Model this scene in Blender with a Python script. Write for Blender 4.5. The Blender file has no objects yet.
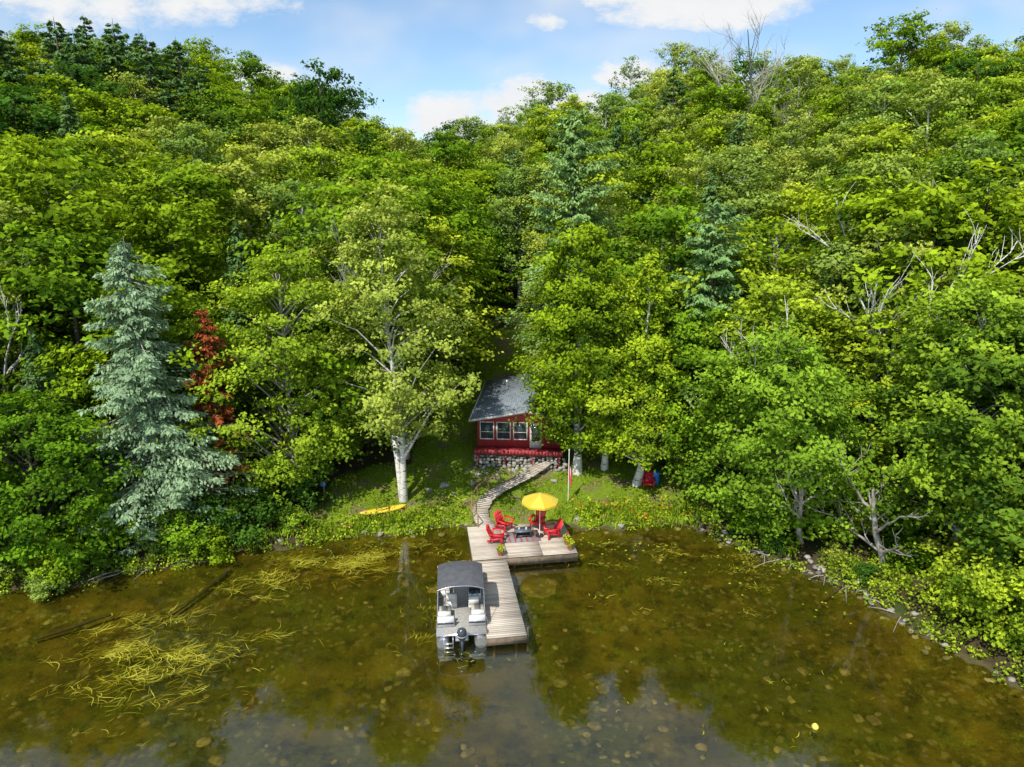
import bpy, math, numpy as np, time
from mathutils import Vector, Matrix
rng=np.random.default_rng(7)
T0=time.time()
scene=bpy.context.scene
R2=math.radians
# ------------------------------------------------------------------ mesh builder
class MB:
    def __init__(s): s.v=[];s.l=[];s.sz=[];s.m=[];s.a=[];s.n=0
    def add(s,verts,faces,mat=0,val=0.5):
        verts=np.asarray(verts,float).reshape(-1,3); k=len(verts)
        if isinstance(faces,np.ndarray):
            s.l.append((faces+s.n).ravel()); s.sz.append(np.full(len(faces),faces.shape[1])); nf=len(faces)
        else:
            s.l.append(np.array([i for f in faces for i in f])+s.n); s.sz.append(np.array([len(f) for f in faces])); nf=len(faces)
        s.m.append(np.full(nf,mat)); s.a.append(np.full(k,val) if np.isscalar(val) else np.asarray(val,float))
        s.v.append(verts); s.n+=k
    def box(s,c,d,mat=0,rz=0,val=0.5,rx=0,ry=0):
        x,y,z=[q/2 for q in d]
        V=np.array([[-x,-y,-z],[x,-y,-z],[x,y,-z],[-x,y,-z],[-x,-y,z],[x,-y,z],[x,y,z],[-x,y,z]])
        if rx: V=V@np.array([[1,0,0],[0,math.cos(rx),math.sin(rx)],[0,-math.sin(rx),math.cos(rx)]])
        if ry: V=V@np.array([[math.cos(ry),0,-math.sin(ry)],[0,1,0],[math.sin(ry),0,math.cos(ry)]])
        if rz: V=V@np.array([[math.cos(rz),math.sin(rz),0],[-math.sin(rz),math.cos(rz),0],[0,0,1]])
        s.add(V+np.array(c),np.array([[0,3,2,1],[4,5,6,7],[0,1,5,4],[1,2,6,5],[2,3,7,6],[3,0,4,7]]),mat,val)
    def tube(s,pts,rad,n=6,mat=0,val=0.5,caps=False):
        P=np.asarray(pts,float);k=len(P);rad=np.broadcast_to(np.asarray(rad,float),(k,))
        t=np.gradient(P,axis=0); t/=np.linalg.norm(t,axis=1)[:,None]+1e-9
        ref=np.array([0,0,1.]) if abs(t[:,2]).mean()<0.8 else np.array([1.,0,0])
        a=np.cross(t,ref);a/=np.linalg.norm(a,axis=1)[:,None]+1e-9;b=np.cross(t,a)
        th=np.arange(n)*2*math.pi/n
        V=P[:,None,:]+rad[:,None,None]*(np.cos(th)[None,:,None]*a[:,None,:]+np.sin(th)[None,:,None]*b[:,None,:])
        i=np.arange(k-1)[:,None]*n;j=np.arange(n)[None,:];j2=(j+1)%n
        F=np.stack([i+j,i+j2,i+n+j2,i+n+j],-1).reshape(-1,4)
        s.add(V.reshape(-1,3),F,mat,val)
        if caps:
            s.add(V[0],[list(range(n))],mat,val); s.add(V[-1],[list(range(n))[::-1]],mat,val)
    def mesh(s,name,mats,smooth=False):
        v=np.concatenate(s.v);l=np.concatenate(s.l);sz=np.concatenate(s.sz);m=np.concatenate(s.m);a=np.concatenate(s.a)
        me=bpy.data.meshes.new(name)
        me.vertices.add(len(v));me.vertices.foreach_set('co',v.ravel().astype(np.float32))
        me.loops.add(len(l));me.loops.foreach_set('vertex_index',l.astype(np.int32))
        me.polygons.add(len(sz));st=np.concatenate([[0],np.cumsum(sz)[:-1]])
        me.polygons.foreach_set('loop_start',st.astype(np.int32));me.polygons.foreach_set('loop_total',sz.astype(np.int32))
        me.polygons.foreach_set('material_index',m.astype(np.int32))
        if smooth: me.polygons.foreach_set('use_smooth',np.ones(len(sz),bool))
        for x in mats: me.materials.append(x)
        at=me.attributes.new('v','FLOAT','POINT');at.data.foreach_set('value',a.astype(np.float32))
        me.update(calc_edges=True);return me
    def obj(s,name,mats,loc=(0,0,0),rz=0,parent=None,smooth=False,coll=None):
        o=bpy.data.objects.new(name,s.mesh(name,mats,smooth));o.location=loc;o.rotation_euler=(0,0,rz)
        (coll or scene.collection).objects.link(o)
        if parent: o.parent=parent
        return o
def inst(name,me,loc,rz=0,sc=1,coll=None,tilt=(0,0)):
    o=bpy.data.objects.new(name,me);o.location=loc;o.rotation_euler=(tilt[0],tilt[1],rz)
    o.scale=(sc,sc,sc) if np.isscalar(sc) else sc
    (coll or scene.collection).objects.link(o);return o
# ------------------------------------------------------------------ node helper
class NT:
    def __init__(s,name):
        s.mat=bpy.data.materials.new(name);s.mat.use_nodes=True;s.t=s.mat.node_tree;s.t.nodes.clear()
        s.out=s.t.nodes.new('ShaderNodeOutputMaterial')
    def n(s,typ,ins=None,**kw):
        x=s.t.nodes.new(typ)
        for k,v in kw.items(): setattr(x,k,v)
        for k,v in (ins or {}).items(): s.set(x.inputs[k],v)
        return x
    def set(s,sock,v):
        if isinstance(v,bpy.types.NodeSocket): s.t.links.new(v,sock)
        elif isinstance(v,bpy.types.Node): s.t.links.new(v.outputs[0],sock)
        else:
            if sock.type=='RGBA' and len(v)==3: v=(*v,1)
            sock.default_value=v
    def math(s,op,a,b=0.0,c=0.0,clamp=False):
        x=s.n('ShaderNodeMath',{0:a,1:b,2:c},operation=op);x.use_clamp=clamp;return x.outputs[0]
    def mix(s,f,a,b,bt='MIX'):
        x=s.t.nodes.new('ShaderNodeMix');x.data_type='RGBA';x.blend_type=bt
        s.set(x.inputs[0],f);s.set(x.inputs[6],a);s.set(x.inputs[7],b);return x.outputs[2]
    def noise(s,scale,detail=4,vec=None,rough=0.55):
        i={'Scale':scale,'Detail':detail,'Roughness':rough}
        if vec is not None:i['Vector']=vec
        return s.n('ShaderNodeTexNoise',i).outputs[0]
    def rng(s,v,a,b,c=0.0,d=1.0):
        return s.n('ShaderNodeMapRange',{0:v,1:a,2:b,3:c,4:d},interpolation_type='SMOOTHSTEP').outputs[0]
    def attr(s,name='v'): return s.n('ShaderNodeAttribute',attribute_name=name).outputs['Fac']
    def pos(s): return s.n('ShaderNodeNewGeometry').outputs['Position']
    def objc(s): return s.n('ShaderNodeTexCoord').outputs['Object']
    def end(s,sh): s.set(s.out.inputs[0],sh);return s.mat
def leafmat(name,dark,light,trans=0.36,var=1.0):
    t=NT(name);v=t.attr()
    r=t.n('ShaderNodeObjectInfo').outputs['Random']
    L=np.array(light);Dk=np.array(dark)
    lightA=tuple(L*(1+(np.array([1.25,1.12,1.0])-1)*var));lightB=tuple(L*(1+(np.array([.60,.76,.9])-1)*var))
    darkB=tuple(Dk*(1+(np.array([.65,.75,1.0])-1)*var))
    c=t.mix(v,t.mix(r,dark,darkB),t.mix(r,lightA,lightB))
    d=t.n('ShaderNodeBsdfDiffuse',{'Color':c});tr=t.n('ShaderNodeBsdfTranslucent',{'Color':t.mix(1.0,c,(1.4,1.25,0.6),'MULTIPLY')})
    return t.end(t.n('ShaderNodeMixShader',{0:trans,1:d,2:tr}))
def simple(name,col,rough=0.6,var=0.2,scale=3,metal=0,spec=0.5,bump=0,useattr=False):
    t=NT(name);oc=t.objc();n=t.noise(scale,5,oc)
    f=t.rng(n,0.3,0.7,1-var,1+var)
    if useattr: f=t.math('MULTIPLY',f,t.math('ADD',t.math('MULTIPLY',t.attr(),0.6),0.7))
    c=t.mix(1.0,col,t.n('ShaderNodeCombineColor',{0:f,1:f,2:f}).outputs[0],'MULTIPLY')
    p=t.n('ShaderNodeBsdfPrincipled',{'Base Color':c,'Roughness':rough,'Metallic':metal})
    p.inputs['Specular IOR Level'].default_value=spec
    if bump: t.set(p.inputs['Normal'],t.n('ShaderNodeBump',{'Height':t.noise(scale*6,4,oc),'Strength':bump,'Distance':0.03}).outputs[0])
    return t.end(p)
M_maple=leafmat('leaf_maple',(0.045,0.10,0.008),(0.38,0.57,0.024),.33)
M_birch=leafmat('leaf_birch',(0.10,0.16,0.022),(0.53,0.66,0.11),.33)
M_lime=leafmat('leaf_lime',(0.10,0.18,0.012),(0.62,0.77,0.05),.33)
M_dark=leafmat('leaf_oak',(0.022,0.06,0.012),(0.18,0.33,0.03),.33)
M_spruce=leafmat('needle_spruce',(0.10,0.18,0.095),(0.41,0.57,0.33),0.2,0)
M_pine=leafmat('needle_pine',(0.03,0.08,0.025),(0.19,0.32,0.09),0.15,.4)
M_wpine=leafmat('needle_white_pine',(0.08,0.16,0.05),(0.33,0.52,0.16),0.15,.3)
M_cedar=leafmat('leaf_cedar',(0.12,0.20,0.012),(0.57,0.69,0.03),0.25,.4)
M_rust=leafmat('needle_rust',(0.16,0.04,0.015),(0.50,0.14,0.05),0.2,0)
M_bark=simple('bark_brown',(0.13,0.105,0.08),0.9,0.4,2,bump=0.6)
M_barkg=simple('bark_grey',(0.36,0.33,0.29),0.9,0.35,2,bump=0.6)
def birchbark():
    t=NT('bark_birch');m=t.n('ShaderNodeMapping',{0:t.objc(),3:(1.5,1.5,7)})
    n=t.noise(1.6,4,m.outputs[0]);c=t.mix(t.rng(n,0.54,0.64),(0.66,0.63,0.58),(0.10,0.08,0.07))
    return t.end(t.n('ShaderNodeBsdfPrincipled',{'Base Color':c,'Roughness':0.8}))
M_bb=birchbark()
# ------------------------------------------------------------------ terrain
SH=np.array([(-1500,-300),(-200,-30),(-80,12),(-45,24),(-33,29),(-26.5,31.8),(-21,33.6),(-16.5,35.9),(-12,37.4),(-8.2,38.5),(-3,39.2),(4,39.2),(8,39.5),(11.4,39.6),(13.6,36.8),(16.5,34.2),(18.5,32.0),(19.6,27.9),(21.6,24),(24.5,14),(30,0),(40,-20),(60,-60),(120,-1500)],float)
def sdist(x,y):
    x=np.asarray(x,float);y=np.asarray(y,float);d=np.full(x.shape,1e9)
    for (a,b) in zip(SH[:-1],SH[1:]):
        e=b-a;tt=np.clip(((x-a[0])*e[0]+(y-a[1])*e[1])/(e@e),0,1)
        d=np.minimum(d,np.hypot(x-a[0]-tt*e[0],y-a[1]-tt*e[1]))
    poly=np.vstack([SH,[(-1500,-1500)]]);ins=np.zeros(x.shape,bool);j=len(poly)-1
    for i in range(len(poly)):
        xi,yi=poly[i];xj,yj=poly[j]
        c=((yi>y)!=(yj>y))&(x<(xj-xi)*(y-yi)/((yj-yi) if yj!=yi else 1e-9)+xi);ins^=c;j=i
    d=np.where(ins,-d,d)
    far=np.clip(1-abs(d)/6,0,1);near=np.clip(1-abs(d)/4,0,1)
    return d+0.4*np.sin(x*0.9+0.7*y)*far+0.22*np.sin(x*2.7-y*2.2)*near+0.10*np.sin(x*6.1+y*3.3)*near
def sm(t): t=np.clip(t,0,1);return t*t*(3-2*t)
def height(x,y):
    s=sdist(x,y)
    xc=-3-0.13*(y-50)
    w=np.where(x<xc,23.0,27.0)
    val=1-0.50*np.exp(-((x-xc)/w)**2)
    up=np.clip(s-12,0,None);sat=105.0
    up=np.where(up<sat*0.7,up,sat*0.7+ (sat*0.45)*(1-np.exp(-(up-sat*0.7)/(sat*0.45))))
    z=0.06+0.35*sm(s/1.2)+0.17*np.clip(s,0,12)+0.30*up*val+0.5*np.sin(x*0.13+1)*np.sin(y*0.11)*sm((s-10)/20)
    z=z+0.05*np.sin(x*1.7+y)*np.sin(y*1.9-x*.6)*sm(s/2)
    b=-0.10-0.13*np.clip(-s,0,7)-0.03*np.clip(-s-7,0,30)+0.06*np.sin(x*1.1)*np.sin(y*1.3+x*.4)
    return np.where(s>0,z,np.minimum(b,-0.05))
def hz(x,y): return float(height(np.array([x]),np.array([y]))[0])
def clearm(x,y):
    def el(cx,cy,rx,ry): return np.clip(1.6-1.6*(((x-cx)/rx)**2+((y-cy)/ry)**2),0,1)
    return np.maximum.reduce([el(3,42.5,12,6),el(1.0,55,6.6,22),el(-7,41,6.5,5.5),el(-2.8,48,5,10)])
N=300;Bc=5.4;A=1700/math.sinh(Bc)
tt=np.linspace(-1,1,N+1);gx=A*np.sinh(Bc*tt);gy=gx+38
X,Y=np.meshgrid(gx,gy);Z=height(X,Y)
g=MB();i=np.arange(N)[:,None]*(N+1);j=np.arange(N)[None,:]
F=np.stack([i+j,i+j+1,i+N+2+j,i+N+1+j],-1).reshape(-1,4)
g.add(np.stack([X,Y,Z],-1).reshape(-1,3),F,0,clearm(X,Y).ravel())
def groundmat():
    t=NT('ground');P=t.pos();z=t.n('ShaderNodeSeparateXYZ',{0:P}).outputs[2]
    n1=t.noise(0.5,5,P);n2=t.noise(4,4,P);n3=t.noise(0.12,3,P);n4=t.noise(18,3,P)
    litter=t.mix(n2,(0.03,0.024,0.012),(0.10,0.075,0.04))
    litter=t.mix(t.rng(n1,0.45,0.65,0,0.8),litter,(0.04,0.075,0.012))
    grass=t.mix(n2,(0.09,0.15,0.012),(0.24,0.33,0.025))
    grass=t.mix(t.rng(t.noise(0.6,5,P,.65),0.50,0.60,0,0.85),grass,t.mix(n2,(0.12,0.09,0.05),(0.28,0.21,0.13)))
    land=t.mix(t.rng(t.math('ADD',t.attr(),t.math('MULTIPLY',t.math('SUBTRACT',n1,0.5),0.8)),0.15,0.5),litter,grass)
    sand=t.mix(n2,(0.05,0.045,0.02),(0.13,0.11,0.05))
    land=t.mix(t.rng(z,0.06,0.2),sand,land)
    wv=t.n('ShaderNodeVectorMath',{0:P,1:t.n('ShaderNodeVectorMath',{0:t.n('ShaderNodeTexNoise',{'Vector':P,'Scale':1.2,'Detail':3}).outputs[1],3:0.9},operation='SCALE').outputs[0]},operation='ADD').outputs[0]
    vor=t.n('ShaderNodeTexVoronoi',{'Vector':wv,'Scale':2.0,'Randomness':1.0}).outputs['Distance']
    stone=t.math('MULTIPLY',t.rng(vor,0.18,0.40,1,0),t.rng(t.noise(0.22,2,P),0.40,0.54))
    bed=t.mix(t.rng(n1,0.3,0.7),(0.055,0.045,0.006),(0.155,0.118,0.013))
    bed=t.mix(t.rng(n3,0.42,0.58),bed,t.mix(n2,(0.045,0.050,0.005),(0.105,0.108,0.010)))
    bed=t.mix(t.rng(t.noise(1.1,6,P,0.7),0.46,0.66,0,0.8),bed,(0.018,0.020,0.004))
    bed=t.mix(t.math('MULTIPLY',stone,0.7),bed,t.mix(n4,(0.13,0.11,0.035),(0.27,0.23,0.09)))
    deep=t.rng(z,-0.3,-2.4,0,0.45)  # light absorbed by the water, painted into the bed colour by depth
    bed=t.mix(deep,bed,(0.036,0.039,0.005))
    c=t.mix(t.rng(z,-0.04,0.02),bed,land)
    p=t.n('ShaderNodeBsdfPrincipled',{'Base Color':c,'Roughness':0.95});p.inputs['Specular IOR Level'].default_value=0.1
    t.set(p.inputs['Normal'],t.n('ShaderNodeBump',{'Height':t.math('ADD',n2,n4),'Strength':0.7,'Distance':0.08}).outputs[0])
    return t.end(p)
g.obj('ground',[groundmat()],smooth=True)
def watermat():
    t=NT('lake_water');P=t.pos()
    m=t.n('ShaderNodeMapping',{0:P,3:(1,1.5,1)}).outputs[0]
    h=t.math('ADD',t.noise(0.8,2,m),t.math('MULTIPLY',t.noise(5.0,2,m),0.10))
    bm=t.n('ShaderNodeBump',{'Height':h,'Strength':0.4,'Distance':0.012}).outputs[0]
    fc=t.n('ShaderNodeLayerWeight',{'Blend':0.5,'Normal':bm}).outputs['Facing']
    fr=t.math('ADD',0.105,t.math('MULTIPLY',t.math('POWER',fc,5.0),0.85),clamp=True)
    gl=t.n('ShaderNodeBsdfGlossy',{'Color':(.86,.98,1),'Roughness':0.035,'Normal':bm})
    tr=t.n('ShaderNodeBsdfTransparent',{'Color':(0.93,0.88,0.53)})
    df=t.n('ShaderNodeBsdfDiffuse',{'Color':(0.048,0.044,0.006)})
    body=t.n('ShaderNodeMixShader',{0:0.12,1:tr,2:df})
    return t.end(t.n('ShaderNodeMixShader',{0:fr,1:body,2:gl}))
w=MB();w.add([(-1600,-1600,0),(1600,-1600,0),(1600,200,0),(-1600,200,0)],[[0,1,2,3]]);w.obj('lake_water',[watermat()])
# ------------------------------------------------------------------ vegetation
def unit(n,r): 
    v=r.normal(size=(n,3));return v/(np.linalg.norm(v,axis=1)[:,None]+1e-9)
def leaves(mb,C,size,r,mat,v,up=0.7,out=None,ob=0.4,asp=0.66,axis=None):
    n=len(C);nn=unit(n,r)*0.75;nn[:,2]+=up
    if out is not None: nn+=out*ob
    nn/=np.linalg.norm(nn,axis=1)[:,None]+1e-9
    a=unit(n,r) if axis is None else axis+unit(n,r)*0.25
    t=a-nn*(a*nn).sum(1)[:,None] if axis is not None else np.cross(nn,a)
    t/=np.linalg.norm(t,axis=1)[:,None]+1e-9;b=np.cross(nn,t)
    L=(size*r.uniform(0.65,1.35,n))[:,None]*0.5
    V=np.stack([C+t*L,C+b*L*asp,C-t*L,C-b*L*asp],1).reshape(-1,3)
    mb.add(V,np.arange(4*n).reshape(-1,4),mat,np.repeat(np.clip(v,0,1),4))
def broad(seed,H,R,cb,ncl,lpc,ls,mats,prof='oval',rc=(0.8,1.4),flat=0.42,lean=(0,0),shell=0.5,trunkr=None,limbs=True,multi=1,asym=0.25,nl=70):
    r=np.random.default_rng(seed);mb=MB();tr=trunkr or 0.014*H+0.04
    k=9;zz=np.linspace(-0.4,0.93*H,k);f=zz/H
    wob=np.cumsum(r.normal(0,0.02*H/k*2,(k,2)),0);wob[0]=0
    TX=lean[0]*np.clip(f,0,1)**1.2+wob[:,0];TY=lean[1]*np.clip(f,0,1)**1.2+wob[:,1]
    for q in range(multi):
        off=(np.array([0,0]) if multi==1 else r.normal(0,0.3,2));sp=r.normal(0,0.10*H,2) if multi>1 else np.zeros(2)
        mb.tube(np.stack([TX+off[0]+sp[0]*f,TY+off[1]+sp[1]*f,zz],1),tr*(1-0.88*np.clip(f,0,1))*(1+0.5*np.exp(-np.clip(f,0,1)*25))*(1 if multi==1 else .75),8,0)
    t=r.uniform(0,1,ncl)**0.85 if prof!='cone' else r.uniform(0,1,ncl)**1.25
    th=np.arange(ncl)*2.39996+r.normal(0,0.5,ncl)
    if prof=='oval': e=np.sin(np.pi*np.clip(0.06+0.90*t**0.75,0,1))**0.62
    elif prof=='dome': e=np.sqrt(np.clip(1-(t*0.98)**2.2,0,1))*(0.72+0.28*np.clip(t*4,0,1))
    elif prof=='cone': e=(1-t)**0.75+0.06
    else: e=np.sin(np.pi*(0.1+0.85*t))**0.8
    ph=r.uniform(0,6.28,6)
    e=e*(1+asym*np.sin(2*th+ph[0]+3*t)+asym*0.8*np.sin(3*th+ph[1]-7*t)+asym*0.7*np.sin(5*th+ph[2]+9*t))
    rad=R*e*(shell+(1-shell)*r.uniform(0,1,ncl)**0.6)
    z=cb+(H-cb)*t
    tx=np.interp(z,zz,TX);ty=np.interp(z,zz,TY)
    C=np.stack([tx+rad*np.cos(th),ty+rad*np.sin(th),z+r.normal(0,0.2,ncl)-0.05*rad],1)
    if limbs:
        for q in r.permutation(ncl)[:int(min(ncl,nl))]:
            z0=max(cb*0.6,z[q]-rad[q]*r.uniform(0.5,1.1));z0=min(z0,0.85*H);bx=np.interp(z0,zz,TX);by=np.interp(z0,zz,TY)
            p0=np.array([bx,by,z0]);p2=C[q]*1.0;p1=(p0+p2)/2+np.array([0,0,0.12*rad[q]])
            mb.tube([p0,p1+r.normal(0,.1,3),p2],[0.012*rad[q]+0.035,0.03,0.012],5,0)
    rcs=r.uniform(rc[0],rc[1],ncl)*np.clip(0.6+0.6*e,0.55,1.1)
    cnt=np.maximum(8,(lpc*(rcs/np.mean(rc))**2).astype(int));idx=np.repeat(np.arange(ncl),cnt);n=len(idx)
    ns=6;sub=r.normal(0,1,(ncl,ns,3))*np.array([.50,.50,.42]);si=r.integers(0,ns,n)
    g_=r.normal(0,1,(n,3))*0.23
    off=(sub[idx,si]+g_)*rcs[idx][:,None];off[:,2]*=flat
    off[:,2]-=0.10*(off[:,0]**2+off[:,1]**2)/rcs[idx]
    st=r.uniform(0,1,n)<0.05;off[st]*=1.5
    P=C[idx]+off;P[:,2]=np.maximum(P[:,2],0.15)
    cv=r.uniform(0,1,ncl);sv=r.uniform(0,1,(ncl,ns))
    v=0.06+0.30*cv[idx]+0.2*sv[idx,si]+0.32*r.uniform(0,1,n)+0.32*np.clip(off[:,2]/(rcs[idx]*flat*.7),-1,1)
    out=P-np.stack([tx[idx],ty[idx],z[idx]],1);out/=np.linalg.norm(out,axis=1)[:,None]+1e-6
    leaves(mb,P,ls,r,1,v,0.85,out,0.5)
    return mb.mesh('tree_mesh',mats)
def spruce(seed,H,R,mats,step=0.34,nb=7,dens=22,base=0.07,droop=0.25,fs=0.34,gap=0.15,power=0.8,curve=0.35,clus=0.0,irr=0.0):
    r=np.random.default_rng(seed);mb=MB()
    mb.tube([(0,0,-.4),(0.05,0,H*.5),(0,0,H)],[0.017*H+.05,0.010*H+.03,0.01],8,0)
    z=base*H;Ps=[];vs=[];ax=[];ph=r.uniform(0,6,4)
    while z<H*0.985:
        f=(z/H-base)/(1-base)
        for b in range(nb):
            if r.uniform()<gap: continue
            th=r.uniform(0,6.283)
            L=max(0.15,R*(1-f)**power*r.uniform(0.62,1.12)*(min(1,0.55+f*5)))*(1+irr*math.sin(2*th+ph[0]+9*f)+irr*math.sin(th*3+ph[1]-15*f))
            dx,dy=math.cos(th),math.sin(th)
            m=max(5,int((L+.25)*dens));s=r.uniform(clus,1,m)**0.8 if clus else r.uniform(0.08,1,m)**0.75
            zz=z+r.normal(0,.08)-droop*L*s+curve*L*s*s
            side=r.normal(0,1,m)*0.16*L*(1.15-s)*1.2+r.normal(0,.06,m)
            P=np.stack([dx*s*L-dy*side,dy*s*L+dx*side,zz-np.abs(side)*0.35+r.normal(0,.07,m)],1)
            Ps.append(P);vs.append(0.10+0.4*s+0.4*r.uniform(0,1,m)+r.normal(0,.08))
            ax.append(np.stack([dx-dy*np.sign(side)*0.7,dy+dx*np.sign(side)*0.7,np.full(m,-0.3)],1))
            if L>1.0: mb.tube([(0,0,z),(dx*L*.5,dy*L*.5,z-droop*L*.5+curve*L*.25),(dx*L*.92,dy*L*.92,z-droop*L*.92+curve*L*.8)],[0.035,.02,.008],4,0)
        z+=step*r.uniform(0.8,1.2)
    P=np.concatenate(Ps);o_=P*np.array([1,1,0]);o_/=np.linalg.norm(o_,axis=1)[:,None]+1e-6
    leaves(mb,P,fs,r,1,np.concatenate(vs),0.8,o_,0.6,0.42,np.concatenate(ax))
    return mb.mesh('tree_mesh',mats)
def dead(seed,H,mat,spread=0.45,lean=(0,0),depth=4,r0=None):
    r=np.random.default_rng(seed);mb=MB()
    def br(p,d,L,rad,k):
        pts=[p];q=p.copy();dd=d.copy()
        for s in range(4):
            dd=dd+r.normal(0,0.12,3)+np.array([0,0,0.06]);dd/=np.linalg.norm(dd);q=q+dd*L/4;pts.append(q.copy())
        mb.tube(pts,np.linspace(rad,rad*0.4,5),6 if k>2 else 4,0)
        if k>0:
            for s in range(5 if k>2 else 4):
                i=r.integers(1,5);nd=dd+unit(1,r)[0]*spread*1.6;nd[2]=abs(nd[2])*0.8+0.15;nd/=np.linalg.norm(nd)
                br(pts[i],nd,L*r.uniform(.4,.62),rad*0.45,k-1)
    d=np.array([lean[0]/H,lean[1]/H,1.0]);d/=np.linalg.norm(d)
    br(np.array([0,0,-.3]),d,H*.62,r0 or 0.012*H,depth)
    return mb.mesh('tree_mesh',[mat])
VA={}
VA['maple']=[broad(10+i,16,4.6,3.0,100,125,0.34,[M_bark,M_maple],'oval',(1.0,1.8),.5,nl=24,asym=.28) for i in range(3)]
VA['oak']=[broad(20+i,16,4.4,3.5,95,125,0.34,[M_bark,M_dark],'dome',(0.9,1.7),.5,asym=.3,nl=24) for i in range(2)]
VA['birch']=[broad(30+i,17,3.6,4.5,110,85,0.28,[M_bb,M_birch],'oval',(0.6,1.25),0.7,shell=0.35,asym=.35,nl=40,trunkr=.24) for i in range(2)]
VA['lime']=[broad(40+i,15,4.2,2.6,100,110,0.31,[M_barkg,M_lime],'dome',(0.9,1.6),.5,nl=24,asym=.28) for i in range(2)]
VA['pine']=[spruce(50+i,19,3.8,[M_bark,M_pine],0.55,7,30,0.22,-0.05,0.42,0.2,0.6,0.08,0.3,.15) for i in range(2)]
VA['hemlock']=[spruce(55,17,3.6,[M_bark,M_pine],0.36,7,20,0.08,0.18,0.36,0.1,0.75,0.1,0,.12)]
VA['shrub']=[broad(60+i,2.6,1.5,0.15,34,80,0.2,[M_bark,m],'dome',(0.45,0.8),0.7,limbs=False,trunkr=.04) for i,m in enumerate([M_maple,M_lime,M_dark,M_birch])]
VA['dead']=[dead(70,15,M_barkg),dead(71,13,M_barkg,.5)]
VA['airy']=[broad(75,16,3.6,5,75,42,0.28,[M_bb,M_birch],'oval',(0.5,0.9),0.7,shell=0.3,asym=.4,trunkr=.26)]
print('t variants',time.time()-T0)
fcol=bpy.data.collections.new('forest_trees')
r=np.random.default_rng(99);cnt=0
yy=2.0
while yy<165:
    sp=6.2+max(0,(yy-70))*0.022
    xs=np.arange(-(0.82*max(yy,0)+12),0.82*max(yy,0)+12,sp)
    for x in xs:
        px=x+r.uniform(-.45,.45)*sp;py=yy+r.uniform(-.45,.45)*sp
        s=float(sdist(np.array([px]),np.array([py]))[0])
        if s<4.5 or s>122: continue
        if float(clearm(np.array([px]),np.array([py]))[0])>0.02: continue
        u=r.uniform();left=px<-8
        if py>100 and px<-50: k='pine' if u<.25 else 'hemlock' if u<.4 else 'maple' if u<.8 else 'lime'
        elif left: k='maple' if u<.44 else 'oak' if u<.62 else 'lime' if u<.80 else 'birch' if u<.91 else 'pine' if u<.95 else 'hemlock'
        else: k='maple' if u<.28 else 'oak' if u<.36 else 'lime' if u<.62 else 'birch' if u<.83 else 'airy' if u<.93 else 'pine' if u<.96 else 'hemlock' if u<.98 else 'dead'
        sc=r.uniform(0.74,1.18)*(0.8 if s<9 else 1.0)
        vs=VA[k];me=vs[r.integers(len(vs))]
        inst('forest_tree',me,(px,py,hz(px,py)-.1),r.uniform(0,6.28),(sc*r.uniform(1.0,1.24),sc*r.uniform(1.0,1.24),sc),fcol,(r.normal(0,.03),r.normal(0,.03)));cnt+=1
    yy+=sp*0.92
e=bpy.data.objects.new('forest',None);e.instance_type='COLLECTION';e.instance_collection=fcol;scene.collection.objects.link(e)
print('forest',cnt,time.time()-T0)
ucol=bpy.data.collections.new('undergrowth_shrubs')
for q in range(1100):
    px=r.uniform(-42,32);py=r.uniform(10,60);s=float(sdist(np.array([px]),np.array([py]))[0])
    c=float(clearm(np.array([px]),np.array([py]))[0])
    if s<0.2 or s>15 or c>0.12: continue
    if s>5 and r.uniform()<0.6: continue
    sc=r.uniform(.45,1.15)*(0.75 if s<1.5 else 1)
    inst('shrub_clump',VA['shrub'][r.integers(4)],(px,py,hz(px,py)-.1),r.uniform(0,6.28),(sc*1.2,sc*1.2,sc),ucol)
e=bpy.data.objects.new('undergrowth',None);e.instance_type='COLLECTION';e.instance_collection=ucol;scene.collection.objects.link(e)
def put(name,me,x,y,rz=0,sc=1): return inst(name,me,(x,y,hz(x,y)-.05),rz,sc)
def puttop(name,me,H,x,y,top,rz=0,wf=1,tilt=(0,0)):
    s=(top-hz(x,y))/H;return inst(name,me,(x,y,hz(x,y)-.05),rz,(s*wf,s*wf,s),None,tilt)
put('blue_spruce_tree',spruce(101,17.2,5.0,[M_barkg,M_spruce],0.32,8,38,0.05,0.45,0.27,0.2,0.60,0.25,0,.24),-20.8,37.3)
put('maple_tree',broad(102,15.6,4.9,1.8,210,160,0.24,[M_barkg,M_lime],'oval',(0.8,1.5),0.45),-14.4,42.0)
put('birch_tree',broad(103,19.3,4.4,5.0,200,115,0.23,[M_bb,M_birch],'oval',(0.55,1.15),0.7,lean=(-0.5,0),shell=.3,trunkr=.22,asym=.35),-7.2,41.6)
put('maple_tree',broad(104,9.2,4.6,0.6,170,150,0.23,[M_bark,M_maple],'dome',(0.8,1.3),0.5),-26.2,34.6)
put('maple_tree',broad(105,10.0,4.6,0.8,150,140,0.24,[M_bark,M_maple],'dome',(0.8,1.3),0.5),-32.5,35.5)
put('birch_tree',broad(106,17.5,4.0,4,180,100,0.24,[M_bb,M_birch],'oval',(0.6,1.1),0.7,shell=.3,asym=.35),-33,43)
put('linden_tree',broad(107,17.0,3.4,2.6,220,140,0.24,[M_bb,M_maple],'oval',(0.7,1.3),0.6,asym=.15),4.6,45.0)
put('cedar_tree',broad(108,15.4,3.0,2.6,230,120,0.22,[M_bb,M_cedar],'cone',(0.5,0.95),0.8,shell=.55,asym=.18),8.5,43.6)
put('maple_tree',broad(109,13.5,3.0,3.6,140,130,0.24,[M_bb,M_lime],'oval',(0.7,1.2),0.6),6.6,45.6)
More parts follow.
